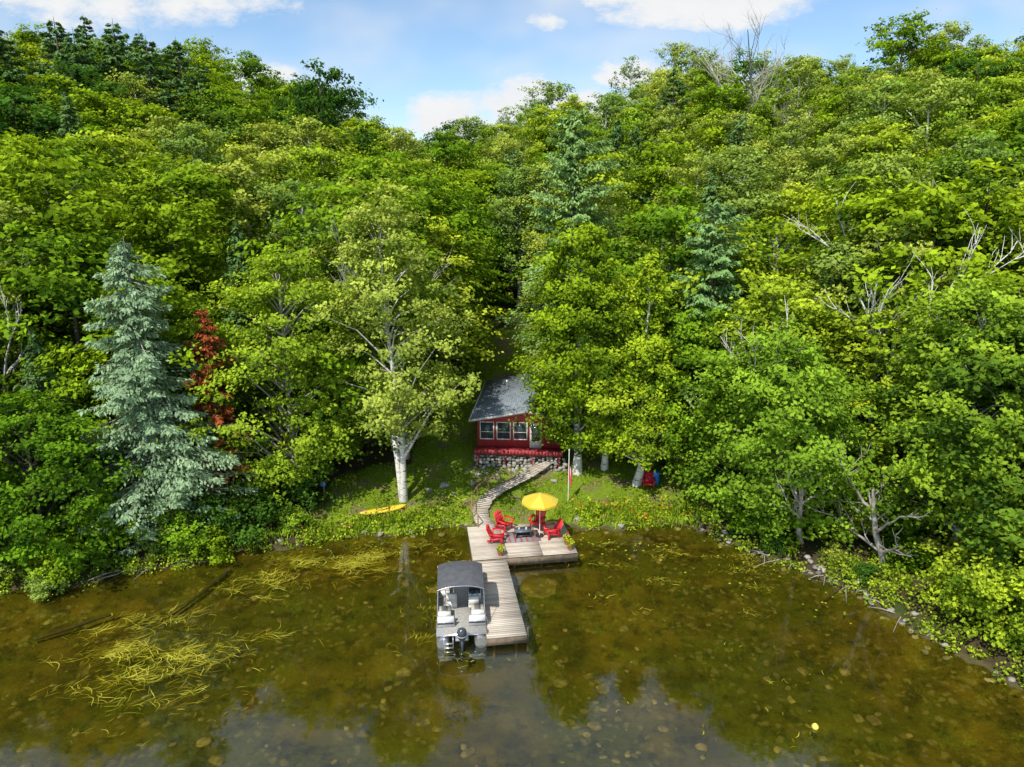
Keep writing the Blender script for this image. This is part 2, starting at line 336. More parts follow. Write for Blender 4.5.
put('white_pine_tree',spruce(110,18.5,4.6,[M_bark,M_wpine],0.45,8,44,0.10,-0.05,0.30,0.12,0.50,0.08,0.15,.2),13.6,47.0)
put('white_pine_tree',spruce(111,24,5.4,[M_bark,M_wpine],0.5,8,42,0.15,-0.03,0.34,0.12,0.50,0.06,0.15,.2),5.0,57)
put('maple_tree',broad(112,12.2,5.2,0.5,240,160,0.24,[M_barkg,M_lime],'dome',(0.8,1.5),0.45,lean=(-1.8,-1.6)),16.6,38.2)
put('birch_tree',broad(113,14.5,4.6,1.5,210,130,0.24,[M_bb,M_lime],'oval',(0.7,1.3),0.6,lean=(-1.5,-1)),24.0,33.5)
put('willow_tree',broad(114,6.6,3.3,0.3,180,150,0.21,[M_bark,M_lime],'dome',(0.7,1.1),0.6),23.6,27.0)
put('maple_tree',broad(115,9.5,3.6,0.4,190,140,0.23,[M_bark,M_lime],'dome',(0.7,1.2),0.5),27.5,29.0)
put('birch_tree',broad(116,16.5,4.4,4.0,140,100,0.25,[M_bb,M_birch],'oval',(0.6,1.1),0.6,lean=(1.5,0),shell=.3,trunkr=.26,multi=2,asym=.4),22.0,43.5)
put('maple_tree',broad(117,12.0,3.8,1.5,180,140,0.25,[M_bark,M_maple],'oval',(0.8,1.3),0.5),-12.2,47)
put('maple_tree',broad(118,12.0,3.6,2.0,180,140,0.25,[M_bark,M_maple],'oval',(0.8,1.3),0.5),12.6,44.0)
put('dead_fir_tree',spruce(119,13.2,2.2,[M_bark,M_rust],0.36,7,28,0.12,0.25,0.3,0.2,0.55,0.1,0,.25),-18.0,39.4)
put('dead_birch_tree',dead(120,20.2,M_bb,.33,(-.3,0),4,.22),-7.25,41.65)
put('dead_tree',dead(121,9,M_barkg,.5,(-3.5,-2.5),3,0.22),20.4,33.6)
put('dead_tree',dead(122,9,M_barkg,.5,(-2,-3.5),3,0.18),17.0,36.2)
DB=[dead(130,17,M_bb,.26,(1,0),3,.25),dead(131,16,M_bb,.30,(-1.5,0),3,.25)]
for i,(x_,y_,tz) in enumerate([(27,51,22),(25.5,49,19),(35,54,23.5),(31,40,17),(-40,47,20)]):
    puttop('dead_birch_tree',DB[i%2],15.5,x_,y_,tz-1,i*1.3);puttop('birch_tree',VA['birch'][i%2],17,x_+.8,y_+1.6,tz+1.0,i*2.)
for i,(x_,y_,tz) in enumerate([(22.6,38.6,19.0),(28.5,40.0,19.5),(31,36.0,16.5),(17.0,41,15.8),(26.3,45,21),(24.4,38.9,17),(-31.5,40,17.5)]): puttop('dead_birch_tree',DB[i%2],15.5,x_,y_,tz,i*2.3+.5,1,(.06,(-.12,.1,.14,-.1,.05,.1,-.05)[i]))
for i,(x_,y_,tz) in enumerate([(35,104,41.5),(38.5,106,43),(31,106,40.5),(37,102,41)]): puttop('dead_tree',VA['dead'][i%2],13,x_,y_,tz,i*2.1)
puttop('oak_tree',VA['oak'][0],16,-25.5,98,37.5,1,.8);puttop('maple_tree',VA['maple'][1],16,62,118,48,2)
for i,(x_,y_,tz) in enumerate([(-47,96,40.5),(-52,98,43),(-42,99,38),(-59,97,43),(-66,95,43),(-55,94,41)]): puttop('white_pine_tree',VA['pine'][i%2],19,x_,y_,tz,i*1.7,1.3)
print('t trees',time.time()-T0)
# ------------------------------------------------------------------ grass & shore plants
def scatter(n,xr,yr,fn,r):
    x=r.uniform(*xr,n);y=r.uniform(*yr,n);k=fn(x,y);return x[k],y[k]
M_grass=leafmat('grass_blades',(0.09,0.16,0.012),(0.38,0.52,0.03),0.3,0)
r=np.random.default_rng(5);mb=MB()
def gfn(x,y):
    s=sdist(x,y);c=clearm(x,y);n=np.sin(x*1.1+2)*np.sin(y*1.4+x*.3)+0.6*np.sin(x*2.3-y*1.7)+r.normal(0,.35,len(x))
    hs=(abs(x-0.5)<3.4)&(y>46)&(y<57)
    return (s>0.3)&(c>0.12)&(n>-0.25)&~hs
x,y=scatter(120000,(-16,15),(38.5,66),gfn,r);n=len(x)
C=np.stack([x,y,height(x,y)+.05],1);leaves(mb,C,0.18,r,0,r.uniform(0,1,n),0.3,None,0,0.22,np.tile([0,0,1.],(n,1)))
mb.obj('grass',[M_grass])
mb=MB()
def sfn(x,y):
    s=sdist(x,y);n=np.sin(x*.9+2)*np.sin(x*.37)+np.sin(y*.8)
    side=(x<-3.0)|(x>4.3)
    return (s>-0.3)&(s<1.3+0.5*n)&side&(np.sin(x*2.1+1)*np.sin(x*.8)+r.normal(0,.4,len(x))>-.45)
cx,cy=scatter(8500,(-34,23),(24,42),sfn,r)
k=24;idx=np.repeat(np.arange(len(cx)),k);n=len(idx);hh=r.uniform(.2,.9,len(cx))
P=np.stack([cx[idx]+r.normal(0,.16,n),cy[idx]+r.normal(0,.16,n),np.maximum(height(cx,cy),0)[idx]+r.uniform(0.02,1,n)*hh[idx]],1)
leaves(mb,P,0.15,r,0,0.6*r.uniform(0,1,len(cx))[idx]+.4*r.uniform(0,1,n),0.6)
mb.obj('shore_plants',[M_lime])
M_or=simple('petal_orange',(0.85,0.16,0.02),.6);M_pk=simple('petal_pink',(0.75,0.12,0.25),.6)
mb=MB();n=3400;x=np.concatenate([r.normal(7.8,2.4,n//2),r.normal(-9.5,2.5,n//2)]);y=np.concatenate([40.2+r.normal(0,.4,n//2),np.interp(x[n//2:],[-16.5,-12,-8.2,-3],[36.6,38.0,39.1,39.8])+r.normal(0,.3,n//2)])
C=np.stack([x,y,height(x,y)+.22],1);leaves(mb,C,.5,r,0,r.uniform(0,1,n),-.1,None,0,.12,np.tile([0,0,1.],(n,1)))
k=r.choice(n//2,90);leaves(mb,C[k]+[0,-.05,.40],.15,r,1,.5*np.ones(90),.5)
k=n//2+r.choice(n//2,35);leaves(mb,C[k]+[0,-.05,.38],.12,r,2,.5*np.ones(35),.5)
mb.obj('daylily_bed',[M_grass,M_or,M_pk])
M_rock=simple('rock',(0.28,0.26,0.23),.9,.35,2,bump=.8,useattr=True)
import bmesh
bm=bmesh.new();bmesh.ops.create_icosphere(bm,subdivisions=2,radius=1);IV=np.array([v.co[:] for v in bm.verts]);IF=np.array([[v.index for v in f.verts] for f in bm.faces]);bm.free()
def rock(mb,c,s,r,mat=0):
    V=IV.copy();ph=r.uniform(0,6,9)
    for q in range(3): V*= (1+0.16*np.sin(V@r.normal(0,2.2,3)+ph[q]))[:,None]
    V=np.clip(V,-0.85,0.85)*np.array(s);a=r.uniform(0,6.28);ca,sa=math.cos(a),math.sin(a)
    V=V@np.array([[ca,sa,0],[-sa,ca,0],[0,0,1]]);mb.add(V+np.array(c),IF,mat,r.uniform(0,1))
mb=MB()
for q in range(170):
    i=r.integers(7,18);f=r.uniform();p=SH[i]*(1-f)+SH[i+1]*f+r.normal(0,.3,2)
    if p[0]<10 and r.uniform()<.6: continue
    s=r.uniform(.08,.26);rock(mb,(p[0],p[1],max(hz(*p),-.15)+.0),(s,s*r.uniform(.6,1),s*.5),r)
mb.obj('shore_rocks',[M_rock])
mb=MB()
for lv in range(6):
    for q in range(22):
        xx=-2.9+q*.30+r.uniform(-.1,.1);s=r.uniform(.10,.22);yy_=45.4+.10*lv-0.07*xx+r.uniform(-.1,.1)
        rock(mb,(xx+.3,yy_,1.3+lv*.19+r.uniform(-.04,.04)),(s,s*.8,s*.7),r)
for q in range(60):
    xx=r.uniform(-3.4,1.8);yy_=r.uniform(44.2,45.5);s=r.uniform(.06,.2);rock(mb,(xx,yy_,hz(xx,yy_)+.02),(s,s*.8,s*.5),r)
mb.obj('stone_retaining_wall',[M_rock])
mb=MB()
for q in range(480):
    x_,y_=r.uniform(-24,0),r.uniform(16,36)
    if r.uniform()<.4: x_,y_=r.uniform(1,17),r.uniform(20,37)
    s=r.uniform(.05,.22)*(1+1.1*(r.uniform()<.2));rock(mb,(x_,y_,hz(x_,y_)-.03),(s,s*r.uniform(.5,.95),s*.35),r)
M_rockw=simple('submerged_rock',(0.16,0.13,0.045),.95,.45,3,useattr=True)
mb.obj('lakebed_rocks',[M_rockw])
mb=MB()
for (x_,y_,s) in [(-4.6,43.2,.4),(-5.6,42.6,.3),(-3.9,42.2,.25),(-2.7,43.5,.3),(2.9,43.8,.3),(5.2,41.4,.22)]: rock(mb,(x_,y_,hz(x_,y_)+.08),(s,s*.8,s*.5),r)
mb.obj('lawn_boulders',[M_rock])
M_weed=leafmat('pond_weed',(0.19,0.18,0.012),(0.62,0.59,0.07),0.1,0)
mb=MB()
def weed(cx,cy,sx,sy,n,ang,L,mb,z0=0.006):
    for q in range(n):
        x0=cx+r.normal(0,sx);y0=cy+r.normal(0,sy)
        if float(sdist(np.array([x0]),np.array([y0]))[0])>-0.2: continue
        a=ang+r.normal(0,.5);l=L*r.uniform(.4,1.5);w_=r.uniform(.006,.015);k=7;s=np.linspace(0,1,k)
        aa=a+s*r.normal(0,.9)+.3*np.sin(s*5+r.uniform(0,6));px=x0+np.cumsum(np.cos(aa))*l/k;py=y0+np.cumsum(np.sin(aa))*l/k
        wd=w_*np.sin(np.pi*(0.08+.88*s));z=z0+r.uniform(0,.012)
        A_=np.stack([px-np.sin(aa)*wd,py+np.cos(aa)*wd,np.full(k,z)],1);B_=np.stack([px+np.sin(aa)*wd,py-np.cos(aa)*wd,np.full(k,z)],1)
        mb.add(np.concatenate([A_,B_]),np.array([[i,i+1,k+i+1,k+i] for i in range(k-1)]),0,r.uniform(0,1))
rw=np.random.default_rng(31)
def streak(cx,cy,sx,sy,cl,n,ang,L,sub=1.3):
    for q in range(cl):
        x0=cx+rw.normal(0,sx);y0=cy+rw.normal(0,sy);k=int(n*rw.uniform(.2,1.8))
        weed(x0,y0,.38,.10,k,ang+rw.normal(0,.4),L,mb)
        weed(x0,y0,.8,.32,int(k*sub),ang+.2,L,mb,-.10)
streak(-17.0,26.6,1.9,1.1,26,11,.45,.75);streak(-14.4,27.0,1.2,.8,10,9,.2,.75);streak(-18.4,29.0,1.2,.7,9,10,.5,.8);streak(-17.2,24.4,1.6,.5,8,9,.5,.8)
streak(-10.5,35.0,2.0,.5,28,14,.3,.7);streak(-13.6,33.2,1.2,.6,15,13,.6,.7);streak(-8.0,36.4,1.5,.6,10,10,.2,.6);streak(-3.7,31.6,.25,1.0,8,12,.9,.5);streak(-3.6,35.5,.3,.6,5,10,.9,.5)
streak(7,36.2,2.4,.8,14,8,.2,.45);streak(11,32,2.5,2,14,6,.4,.4);streak(14,35,1,1,7,6,.4,.4)
streak(-10,24,4,3,12,4,.3,.5);streak(9,24,3,2.5,8,3,.9,.35)
mb.obj('pond_weeds',[M_weed])
mb=MB()
for (cx,cy,sx,sy,n) in [(7.2,36.8,1.4,.7,30),(12.5,34,1.5,1.2,18),(16,31,1,1.5,14),(-9,36.8,2,.6,18),(4.6,37.6,.6,.5,8)]:
    for q in range(n):
        x0=cx+r.normal(0,sx);y0=cy+r.normal(0,sy)
        if float(sdist(np.array([x0]),np.array([y0]))[0])>-0.3: continue
        R_=r.uniform(.04,.08);a=np.linspace(.25,6.03,9)+r.uniform(0,6);z=.008+r.uniform(0,.006)
        V=np.vstack([[x0,y0,z],np.stack([x0+R_*np.cos(a),y0+R_*np.sin(a),np.full(9,z)],1)]);mb.add(V,[list(range(10))],0,r.uniform(.2,1))
mb.obj('floating_leaves',[M_lime])
M_log=simple('wet_log',(0.05,0.038,0.016),.8,.3,3)
mb=MB()
for (a,b,rr_) in [((-17.6,30.0,-.42),(-15.9,34.4,-.10),.13),((-23,28.5,-.4),(-20.2,30.2,-.1),.10),((16.4,31.6,-.25),(18.6,33.4,.4),.09)]:
    a=np.array(a);b=np.array(b);mb.tube([a,(a+b)/2+[.15,0,.03],b],[rr_*.7,rr_*.9,rr_],8,0,caps=True)
mb.obj('sunken_logs',[M_log],smooth=True)
mb=MB()
for q in range(44):
    x0=r.uniform(-22,-18);y0=np.interp(x0,[-24,-16.5],[32.8,35.9])-r.uniform(-.3,.4);d=np.array([r.normal(-.2,.7),r.normal(-.8,.4),r.uniform(-.05,.4)]);L=r.uniform(.4,1.2)
    if q>16: x0=r.uniform(14,19.5);y0=np.interp(x0,[13.6,18.5,19.6],[36.8,32,28]);d=np.array([r.normal(-.8,.4),r.normal(-.4,.5),r.uniform(-.05,.3)]);L*=1.4
    p=np.array([x0,y0,.15]);mb.tube([p,p+d*L*.5+[0,0,.08],p+d*L],[.035,.022,.008],5,0)
mb.obj('fallen_branches',[M_barkg])
# ------------------------------------------------------------------ dock
def plankmat():
    t=NT('weathered_planks');oc=t.objc();v=t.attr();m=t.n('ShaderNodeMapping',{0:oc,3:(1.2,9,1)}).outputs[0]
    n=t.noise(2.2,6,m,.7);c=t.mix(v,(0.40,0.34,0.28),(0.64,0.57,0.48));c=t.mix(t.rng(n,.45,.75,0,.5),c,(0.28,0.24,0.20))
    c=t.mix(t.rng(t.noise(.7,3,oc),.5,.7,0,.35),c,(0.68,0.63,0.56))
    p=t.n('ShaderNodeBsdfPrincipled',{'Base Color':c,'Roughness':.85});p.inputs['Specular IOR Level'].default_value=.25
    t.set(p.inputs['Normal'],t.n('ShaderNodeBump',{'Height':n,'Strength':.3,'Distance':.01}).outputs[0]);return t.end(p)
M_plank=plankmat();M_post=simple('dock_post',(0.16,0.12,0.08),.9,.3,3)
DO=(-1.15,27.4,0);DR=R2(8.2);mb=MB()
v=0.0
while v<6.85:
    mb.box((.925+r.normal(0,.008),v+.07,.46+r.normal(0,.003)),(1.86,.13,.035),0,r.normal(0,.004),r.uniform()**1.2);v+=.143
v=6.95
while v<10.9:
    for (a,b) in ((-.05,1.95),(1.96,3.95),(3.96,5.95)):
        mb.box(((a+b)/2,v+.065,.585+r.normal(0,.003)),(b-a-.01,.128,.035),0,r.normal(0,.003),r.uniform())
    v+=.14
# deep skirt boards reach nearly to the water so the dock sits low; crib posts are set inboard
mb.box((.0,3.42,.27),(.05,6.85,.34),1);mb.box((1.85,3.42,.27),(.05,6.85,.34),1);mb.box((.92,-.03,.27),(1.9,.05,.35),1)
for a,b,c,d in ((2.95,6.90,6.0,.05),(2.95,10.93,6.0,.05)): mb.box((a,b,.34),(c,d,.44),1)
mb.box((-.03,8.92,.34),(.05,3.98,.44),1);mb.box((5.93,8.92,.34),(.05,3.98,.44),1)
mb.box((.92,6.80,.51),(1.8,.22,.04),0,val=.1)
for (a,b) in ((.4,.6),(1.45,.6),(.4,3.4),(1.45,3.4),(.4,6.4),(2.4,7.5),(4,7.5),(5.4,7.5),(5.4,9),(5.4,10.4),(3,9),(.5,9)):
    mb.tube([(a,b,-1.2),(a,b,.42)],.06,8,1)
for (a,b) in ((-.1,1.0),(-.1,4.6),(1.95,.25)): mb.tube([(a,b,-.6),(a,b,.70)],.05,8,1,caps=True)
for (a,b) in ((.08,.5),(.08,5)): mb.tube([(a,b-.12,.5),(a,b-.06,.56),(a,b+.06,.56),(a,b+.12,.5)],.018,6,1)
mb.obj('dock',[M_plank,M_post],DO,DR)
def dl(u,v): c,s=math.cos(DR),math.sin(DR);return (DO[0]+u*c-v*s,DO[1]+u*s+v*c)
pts=np.array([(-1.4,38.3,.62),(-1.9,39.3,.66),(-2.05,40.3,.82),(-1.7,41.4,1.05),(-.9,42.4,1.3),(.2,43.3,1.5),(1.3,44.3,1.7),(2.1,45.4,1.85),(2.9,46.2,2.0)])
seg=np.r_[0,np.cumsum(np.linalg.norm(np.diff(pts[:,:2],axis=0),axis=1))];L=seg[-1]
def pa(s): return np.array([np.interp(s,seg,pts[:,k]) for k in range(3)])
mb=MB();s=0
while s<L:
    p=pa(s);q=pa(min(s+.5,L))-pa(max(s-.5,0));a=math.atan2(q[1],q[0])-math.pi/2
    zz=max(p[2],hz(p[0],p[1])+.12);mb.box((p[0],p[1],zz+r.normal(0,.006)),(1.05*r.uniform(.92,1.05),.175,.04),0,a+r.normal(0,.03),r.uniform()*.8);s+=.195
lp=[]
for s in np.linspace(.3,L*.62,7):
    p=pa(s);q=pa(s+.2)-pa(s-.2);q/=np.linalg.norm(q[:2]);nx,ny=-q[1],q[0]
    b=(p[0]+nx*.62,p[1]+ny*.62,p[2]);mb.tube([(b[0],b[1],b[2]-.5),(b[0],b[1],b[2]+.85)],.045,6,1,caps=True);lp.append((b[0],b[1],b[2]+.82))
mb.tube(lp,.035,6,1)
mb.obj('boardwalk_path',[M_plank,simple('rail_wood',(0.30,0.19,0.10),.8)])
# ------------------------------------------------------------------ chairs
M_red=simple('red_paint',(0.62,0.03,0.04),.45,.12,2);
def chair():
    mb=MB()
    for q in range(6): mb.box((0,-.28+q*.10,.40-.022*q),(.54,.085,.022),rx=-.22)
    for q in range(5):
        a=(q-2)*.065;h=.78-.035*abs(q-2)**1.5
        mb.box(((q-2)*.118,.30+.5*h*math.sin(.42),.26+.5*h*math.cos(.42)),(.105,.022,h),rx=-.42,ry=a)
    mb.box((0,.40,.50),(.60,.03,.07),rx=-.42);mb.box((0,.54,.80),(.56,.03,.06),rx=-.42)
    for sx in (-1,1):
        mb.box((sx*.36,-.02,.60),(.14,.74,.025));mb.box((sx*.31,-.28,.295),(.035,.10,.59))
        mb.box((sx*.29,.10,.27),(.03,.86,.11),rx=-.3);mb.box((sx*.31,.32,.36),(.035,.08,.48))
        mb.box((sx*.36,-.30,.53),(.03,.08,.12))
    mb.box((0,-.31,.36),(.6,.025,.10));return mb.mesh('adirondack_chair',[M_red])
CH=chair();pz=.603
for (x_,y_,a) in [(-.85,36.35,80),(-.45,38.0,50),(1.55,38.2,-25),(2.35,37.0,-70)]:
    inst('adirondack_chair',CH,(x_,y_,pz),R2(a),1.08)
x_,y_=9.3,43.1;inst('adirondack_chair',CH,(x_,y_,hz(x_,y_)+.02),R2(-10),1.05)
mb=MB()
M_tt=simple('table_top_blue_grey',(0.10,0.13,0.18),.4);M_blk=simple('black_metal',(0.03,0.03,0.035),.4);
mb.box((0,0,.42),(1.0,.62,.04),0);mb.box((0,0,.36),(.9,.52,.06),1)
for a in(-1,1):
    for b in(-1,1): mb.box((a*.44,b*.26,.18),(.05,.05,.36),1)
mb.box((0,0,.12),(.86,.5,.03),1);mb.tube([(.2,0,.441),(.2,0,.55)],.06,10,2,caps=True);mb.tube([(-.22,.08,.441),(-.22,.08,.52)],.05,10,2,caps=True)
mb.obj('patio_table',[M_tt,M_blk,simple('ceramic_white',(.7,.68,.62),.3)],(.65,37.1,pz),DR)
mb=MB();mb.box((0,0,.006),(2.0,1.4,.01),0)
for q in range(6): mb.box((-.85+q*.34,0,.0125),(.1,1.36,.004),1)
mb.obj('patio_rug',[simple('rug_grey',(.22,.2,.22),.95),simple('rug_red_stripe',(.3,.08,.07),.95)],(.65,37.05,pz+.004),DR)
M_yel=NT('umbrella_yellow');_v=M_yel.attr();_c=M_yel.mix(_v,(0.85,0.60,0.06),(0.92,0.74,0.12))
M_yel=M_yel.end(M_yel.n('ShaderNodeMixShader',{0:.35,1:M_yel.n('ShaderNodeBsdfDiffuse',{'Color':_c}),2:M_yel.n('ShaderNodeBsdfTranslucent',{'Color':_c})}))
M_white=simple('white_paint',(.78,.77,.74),.5,.06,2);M_al=simple('aluminium',(.62,.63,.65),.3,.08,2,metal=.8)
mb=MB();mb.tube([(0,0,0),(0,0,2.62)],.025,8,1);n=8
rings=[(0.02,2.72),(.45,2.62),(.85,2.48),(1.2,2.30)]
for k in range(n):
    a0,a1=2*math.pi*k/n,2*math.pi*(k+1)/n;am=(a0+a1)/2
    for (r0_,z0),(r1_,z1) in zip(rings[:-1],rings[1:]):
        for (b0,b1,m0,m1) in ((a0,am,1,.95),(am,a1,.95,1)):
            mb.add([(r0_*m0*math.cos(b0),r0_*m0*math.sin(b0),z0),(r1_*m0*math.cos(b0),r1_*m0*math.sin(b0),z1),(r1_*m1*math.cos(b1),r1_*m1*math.sin(b1),z1),(r0_*m1*math.cos(b1),r0_*m1*math.sin(b1),z0)],[[0,1,2,3]],0,.1+.8*(k%2))
    mb.tube([(0,0,2.66),(1.18*math.cos(a0),1.18*math.sin(a0),2.27)],.008,4,1);mb.tube([(0,0,1.9),(.6*math.cos(a0),.6*math.sin(a0),2.52)],.007,4,1)
    mb.add([(1.2*math.cos(a0),1.2*math.sin(a0),2.30),(1.14*math.cos(am),1.14*math.sin(am),2.30),(1.14*math.cos(am),1.14*math.sin(am),2.18),(1.2*math.cos(a0),1.2*math.sin(a0),2.17)],[[0,1,2,3]],0,.3)
    mb.add([(1.14*math.cos(am),1.14*math.sin(am),2.30),(1.2*math.cos(a1),1.2*math.sin(a1),2.30),(1.2*math.cos(a1),1.2*math.sin(a1),2.17),(1.14*math.cos(am),1.14*math.sin(am),2.18)],[[0,1,2,3]],0,.3)
mb.tube([(0,0,2.7),(0,0,2.8)],.03,8,1,caps=True);mb.tube([(0,0,0),(0,0,.08)],.26,16,2,caps=True)
o=mb.obj('patio_umbrella',[M_yel,M_white,M_blk],(1.65,37.1,pz),.2);o.scale=(.92,.92,1)
M_pot=simple('terracotta',(.35,.13,.07),.8);M_yf=simple('petal_yellow',(.85,.6,.03),.6)
for (u,v,fm) in ((1.55,7.25,M_yf),(5.6,7.35,M_yf),(5.55,8.0,M_red)):
    x_,y_=dl(u,v);mb=MB();mb.tube([(0,0,0),(0,0,.26),(0,0,.30),(0,0,.27)],[.13,.18,.20,.16],12,0,caps=True)
    P=unit(260,r)*.24*r.uniform(.3,1,260)[:,None]+[0,0,.42];leaves(mb,P,.11,r,1,r.uniform(0,1,260));leaves(mb,P[:50]*[1.1,1.1,1]+[0,0,.1],.08,r,2,r.uniform(0,1,50))
    mb.obj('flower_pot',[M_pot,M_lime,fm],(x_,y_,pz))
# ------------------------------------------------------------------ pontoon boat
mb=MB()
M_deck=simple('boat_carpet',(.30,.29,.27),.95,.15,8);M_pan=simple('boat_panel_white',(.72,.72,.71),.35,.05,2);M_can=simple('canopy_charcoal',(.085,.09,.10),.85,.15,4)
M_seat=simple('vinyl_cream',(.70,.67,.60),.45,.06,3);M_seatd=simple('vinyl_grey',(.22,.21,.21),.5,.1,3);M_gl=simple('tinted_plastic',(.05,.06,.07),.15)
for sx in(-.88,.88):
    mb.tube([(sx,-.15,.12),(sx,.0,.12),(sx,4.7,.12),(sx,5.3,.20),(sx,5.65,.32)],[.27,.30,.30,.2,.04],16,0,caps=True)
    mb.box((sx,2.6,.40),(.08,5.0,.10),0)
mb.box((0,2.7,.48),(2.36,5.4,.07),0);mb.box((0,2.7,.52),(2.30,5.3,.02),2)
def rail(x0,y0,x1,y1):
    L=math.hypot(x1-x0,y1-y0);a=math.atan2(y1-y0,x1-x0);c=((x0+x1)/2,(y0+y1)/2)
    mb.box((c[0],c[1],.83),(L,.03,.54),1,a);mb.box((c[0],c[1],.74),(L*.98,.036,.10),5,a)
    mb.tube([(x0,y0,1.12),(x1,y1,1.12)],.022,6,0)
    for f in np.linspace(0,1,max(2,int(L/1.1)+1)): mb.tube([(x0+(x1-x0)*f,y0+(y1-y0)*f,.5),(x0+(x1-x0)*f,y0+(y1-y0)*f,1.12)],.02,6,0)
rail(-1.13,.6,-1.13,5.0);rail(1.13,.6,1.13,2.4);rail(1.13,3.1,1.13,5.0);rail(-1.13,5.0,-.35,5.3);rail(1.13,5.0,.35,5.3);rail(-1.13,.6,-.35,.6);rail(.35,.6,1.13,.6)
def seat(cx,cy,w,d,back,mat=3):
    mb.box((cx,cy,.70),(w,d,.32),1);mb.box((cx,cy,.90),(w*.96,d*.94,.12),mat);mb.box((cx,cy,.967),(w*.5,d*.9,.016),4 if mat==3 else 3)
    bx,by=back
    if bx: mb.box((cx+bx*(w/2-.07),cy,1.12),(.14,d*.96,.36),mat)
    if by: mb.box((cx,cy+by*(d/2-.07),1.12),(w*.96,.14,.36),mat)
seat(-.79,1.2,.60,1.1,(0,-1));seat(.79,1.2,.60,1.1,(0,-1))
seat(-.82,4.0,.55,1.7,(-1,0));seat(.82,4.1,.55,1.6,(1,0))
mb.box((.70,2.45,.86),(.62,.5,.66),1);mb.box((.70,2.40,1.21),(.56,.34,.05),5,rx=.4);mb.box((.70,2.64,1.36),(.56,.02,.34),5,rx=-.3)
th=np.linspace(0,6.283,13);mb.tube(np.stack([.70+.17*np.cos(th),2.14+.03*np.sin(th),1.15+.16*np.sin(th)],1),.016,6,5)
seat(-.45,2.4,.52,.52,(0,-1));mb.box((.62,1.95,.66),(.14,.14,.24),5);mb.box((.62,2.0,.80),(.5,.46,.13),3);mb.box((.62,1.84,1.08),(.48,.12,.48),3)
nu,nv=9,9;V=[]
for jv in range(nv):
    fv=jv/(nv-1);y=1.0+fv*2.25
    for iu in range(nu):
        fu=iu/(nu-1)*2-1;V.append((fu*1.10,y,2.30+.26*(1-abs(fu)**2.6)*(.72+.28*math.sin(math.pi*fv))+.10*math.sin(math.pi*fv)))
Fq=[[q*nu+p,q*nu+p+1,(q+1)*nu+p+1,(q+1)*nu+p] for q in range(nv-1) for p in range(nu-1)]
mb.add(V,Fq,6);mb.add([(a,b,c-.03) for a,b,c in V],Fq,6)
for jv in (0,nv-1):
    e0=V[jv*nu:(jv+1)*nu]
    for a,b in zip(e0[:-1],e0[1:]): mb.add([a,b,(b[0],b[1],b[2]-.10),(a[0],a[1],a[2]-.10)],[[0,1,2,3]],6)
    mb.tube([(a,b,c-.05) for a,b,c in e0],.018,6,0)
for ia in (0,nu-1):
    e0=[V[jv*nu+ia] for jv in range(nv)]
    for a,b in zip(e0[:-1],e0[1:]): mb.add([a,b,(b[0],b[1],b[2]-.10),(a[0],a[1],a[2]-.10)],[[0,1,2,3]],6)
for jv in (3,5): mb.tube([(a,b,c+.004) for a,b,c in V[jv*nu:(jv+1)*nu]],.014,6,6)
for sx in(-1.10,1.10):
    mb.tube([(sx,2.2,1.12),(sx,1.02,2.28)],.018,6,0);mb.tube([(sx,2.2,1.12),(sx,3.2,2.28)],.018,6,0);mb.tube([(sx,2.2,1.12),(sx,2.1,2.32)],.014,6,0);mb.tube([(sx,.65,1.12),(sx,1.2,2.05)],.012,6,0)
mb.box((0,-.12,.46),(.6,.5,.08),0);mb.box((0,-.18,.42),(.28,.12,.5),5)
mb.tube([(0,-.42,.60),(0,-.43,.72),(0,-.44,.95),(0,-.42,1.10),(0,-.40,1.16)],[.17,.22,.23,.18,.06],12,5,caps=True);mb.tube([(0,-.43,.78),(0,-.43,.82)],.228,12,3)
mb.box((0,-.42,.2),(.12,.26,.8),5);mb.box((0,-.52,-.05),(.3,.34,.03),5);mb.tube([(0,-.62,-.3),(0,-.25,-.3)],[.06,.09],10,5,caps=True)
for q in range(3): mb.box((.10*math.cos(q*2.094),-.66,-.3+.10*math.sin(q*2.094)),(.17,.02,.09),5,ry=-q*2.094)
for q in range(3): mb.box((-.62,-.32,.30-.22*q),(.42,.10,.03),0)
for a in(-.83,-.41): mb.tube([(a,-.05,.52),(a,-.32,.50),(a,-.32,-.25)],.018,6,0)
mb.obj('pontoon_boat',[M_al,M_pan,M_deck,M_seat,M_seatd,M_gl,M_can],(-2.33,27.6,.02),R2(5.2))
mb=MB()
for (a,b) in (((-1.22,28.2,1.1),(-1.05,28.5,.52)),((-1.6,32.0,1.1),(-1.6,32.6,.52))):
    a=np.array(a);b=np.array(b);mb.tube([a,(a+b)/2-[0,0,.15],b],.012,5)
mb.obj('mooring_rope',[simple('rope',(.5,.48,.4),.9)])
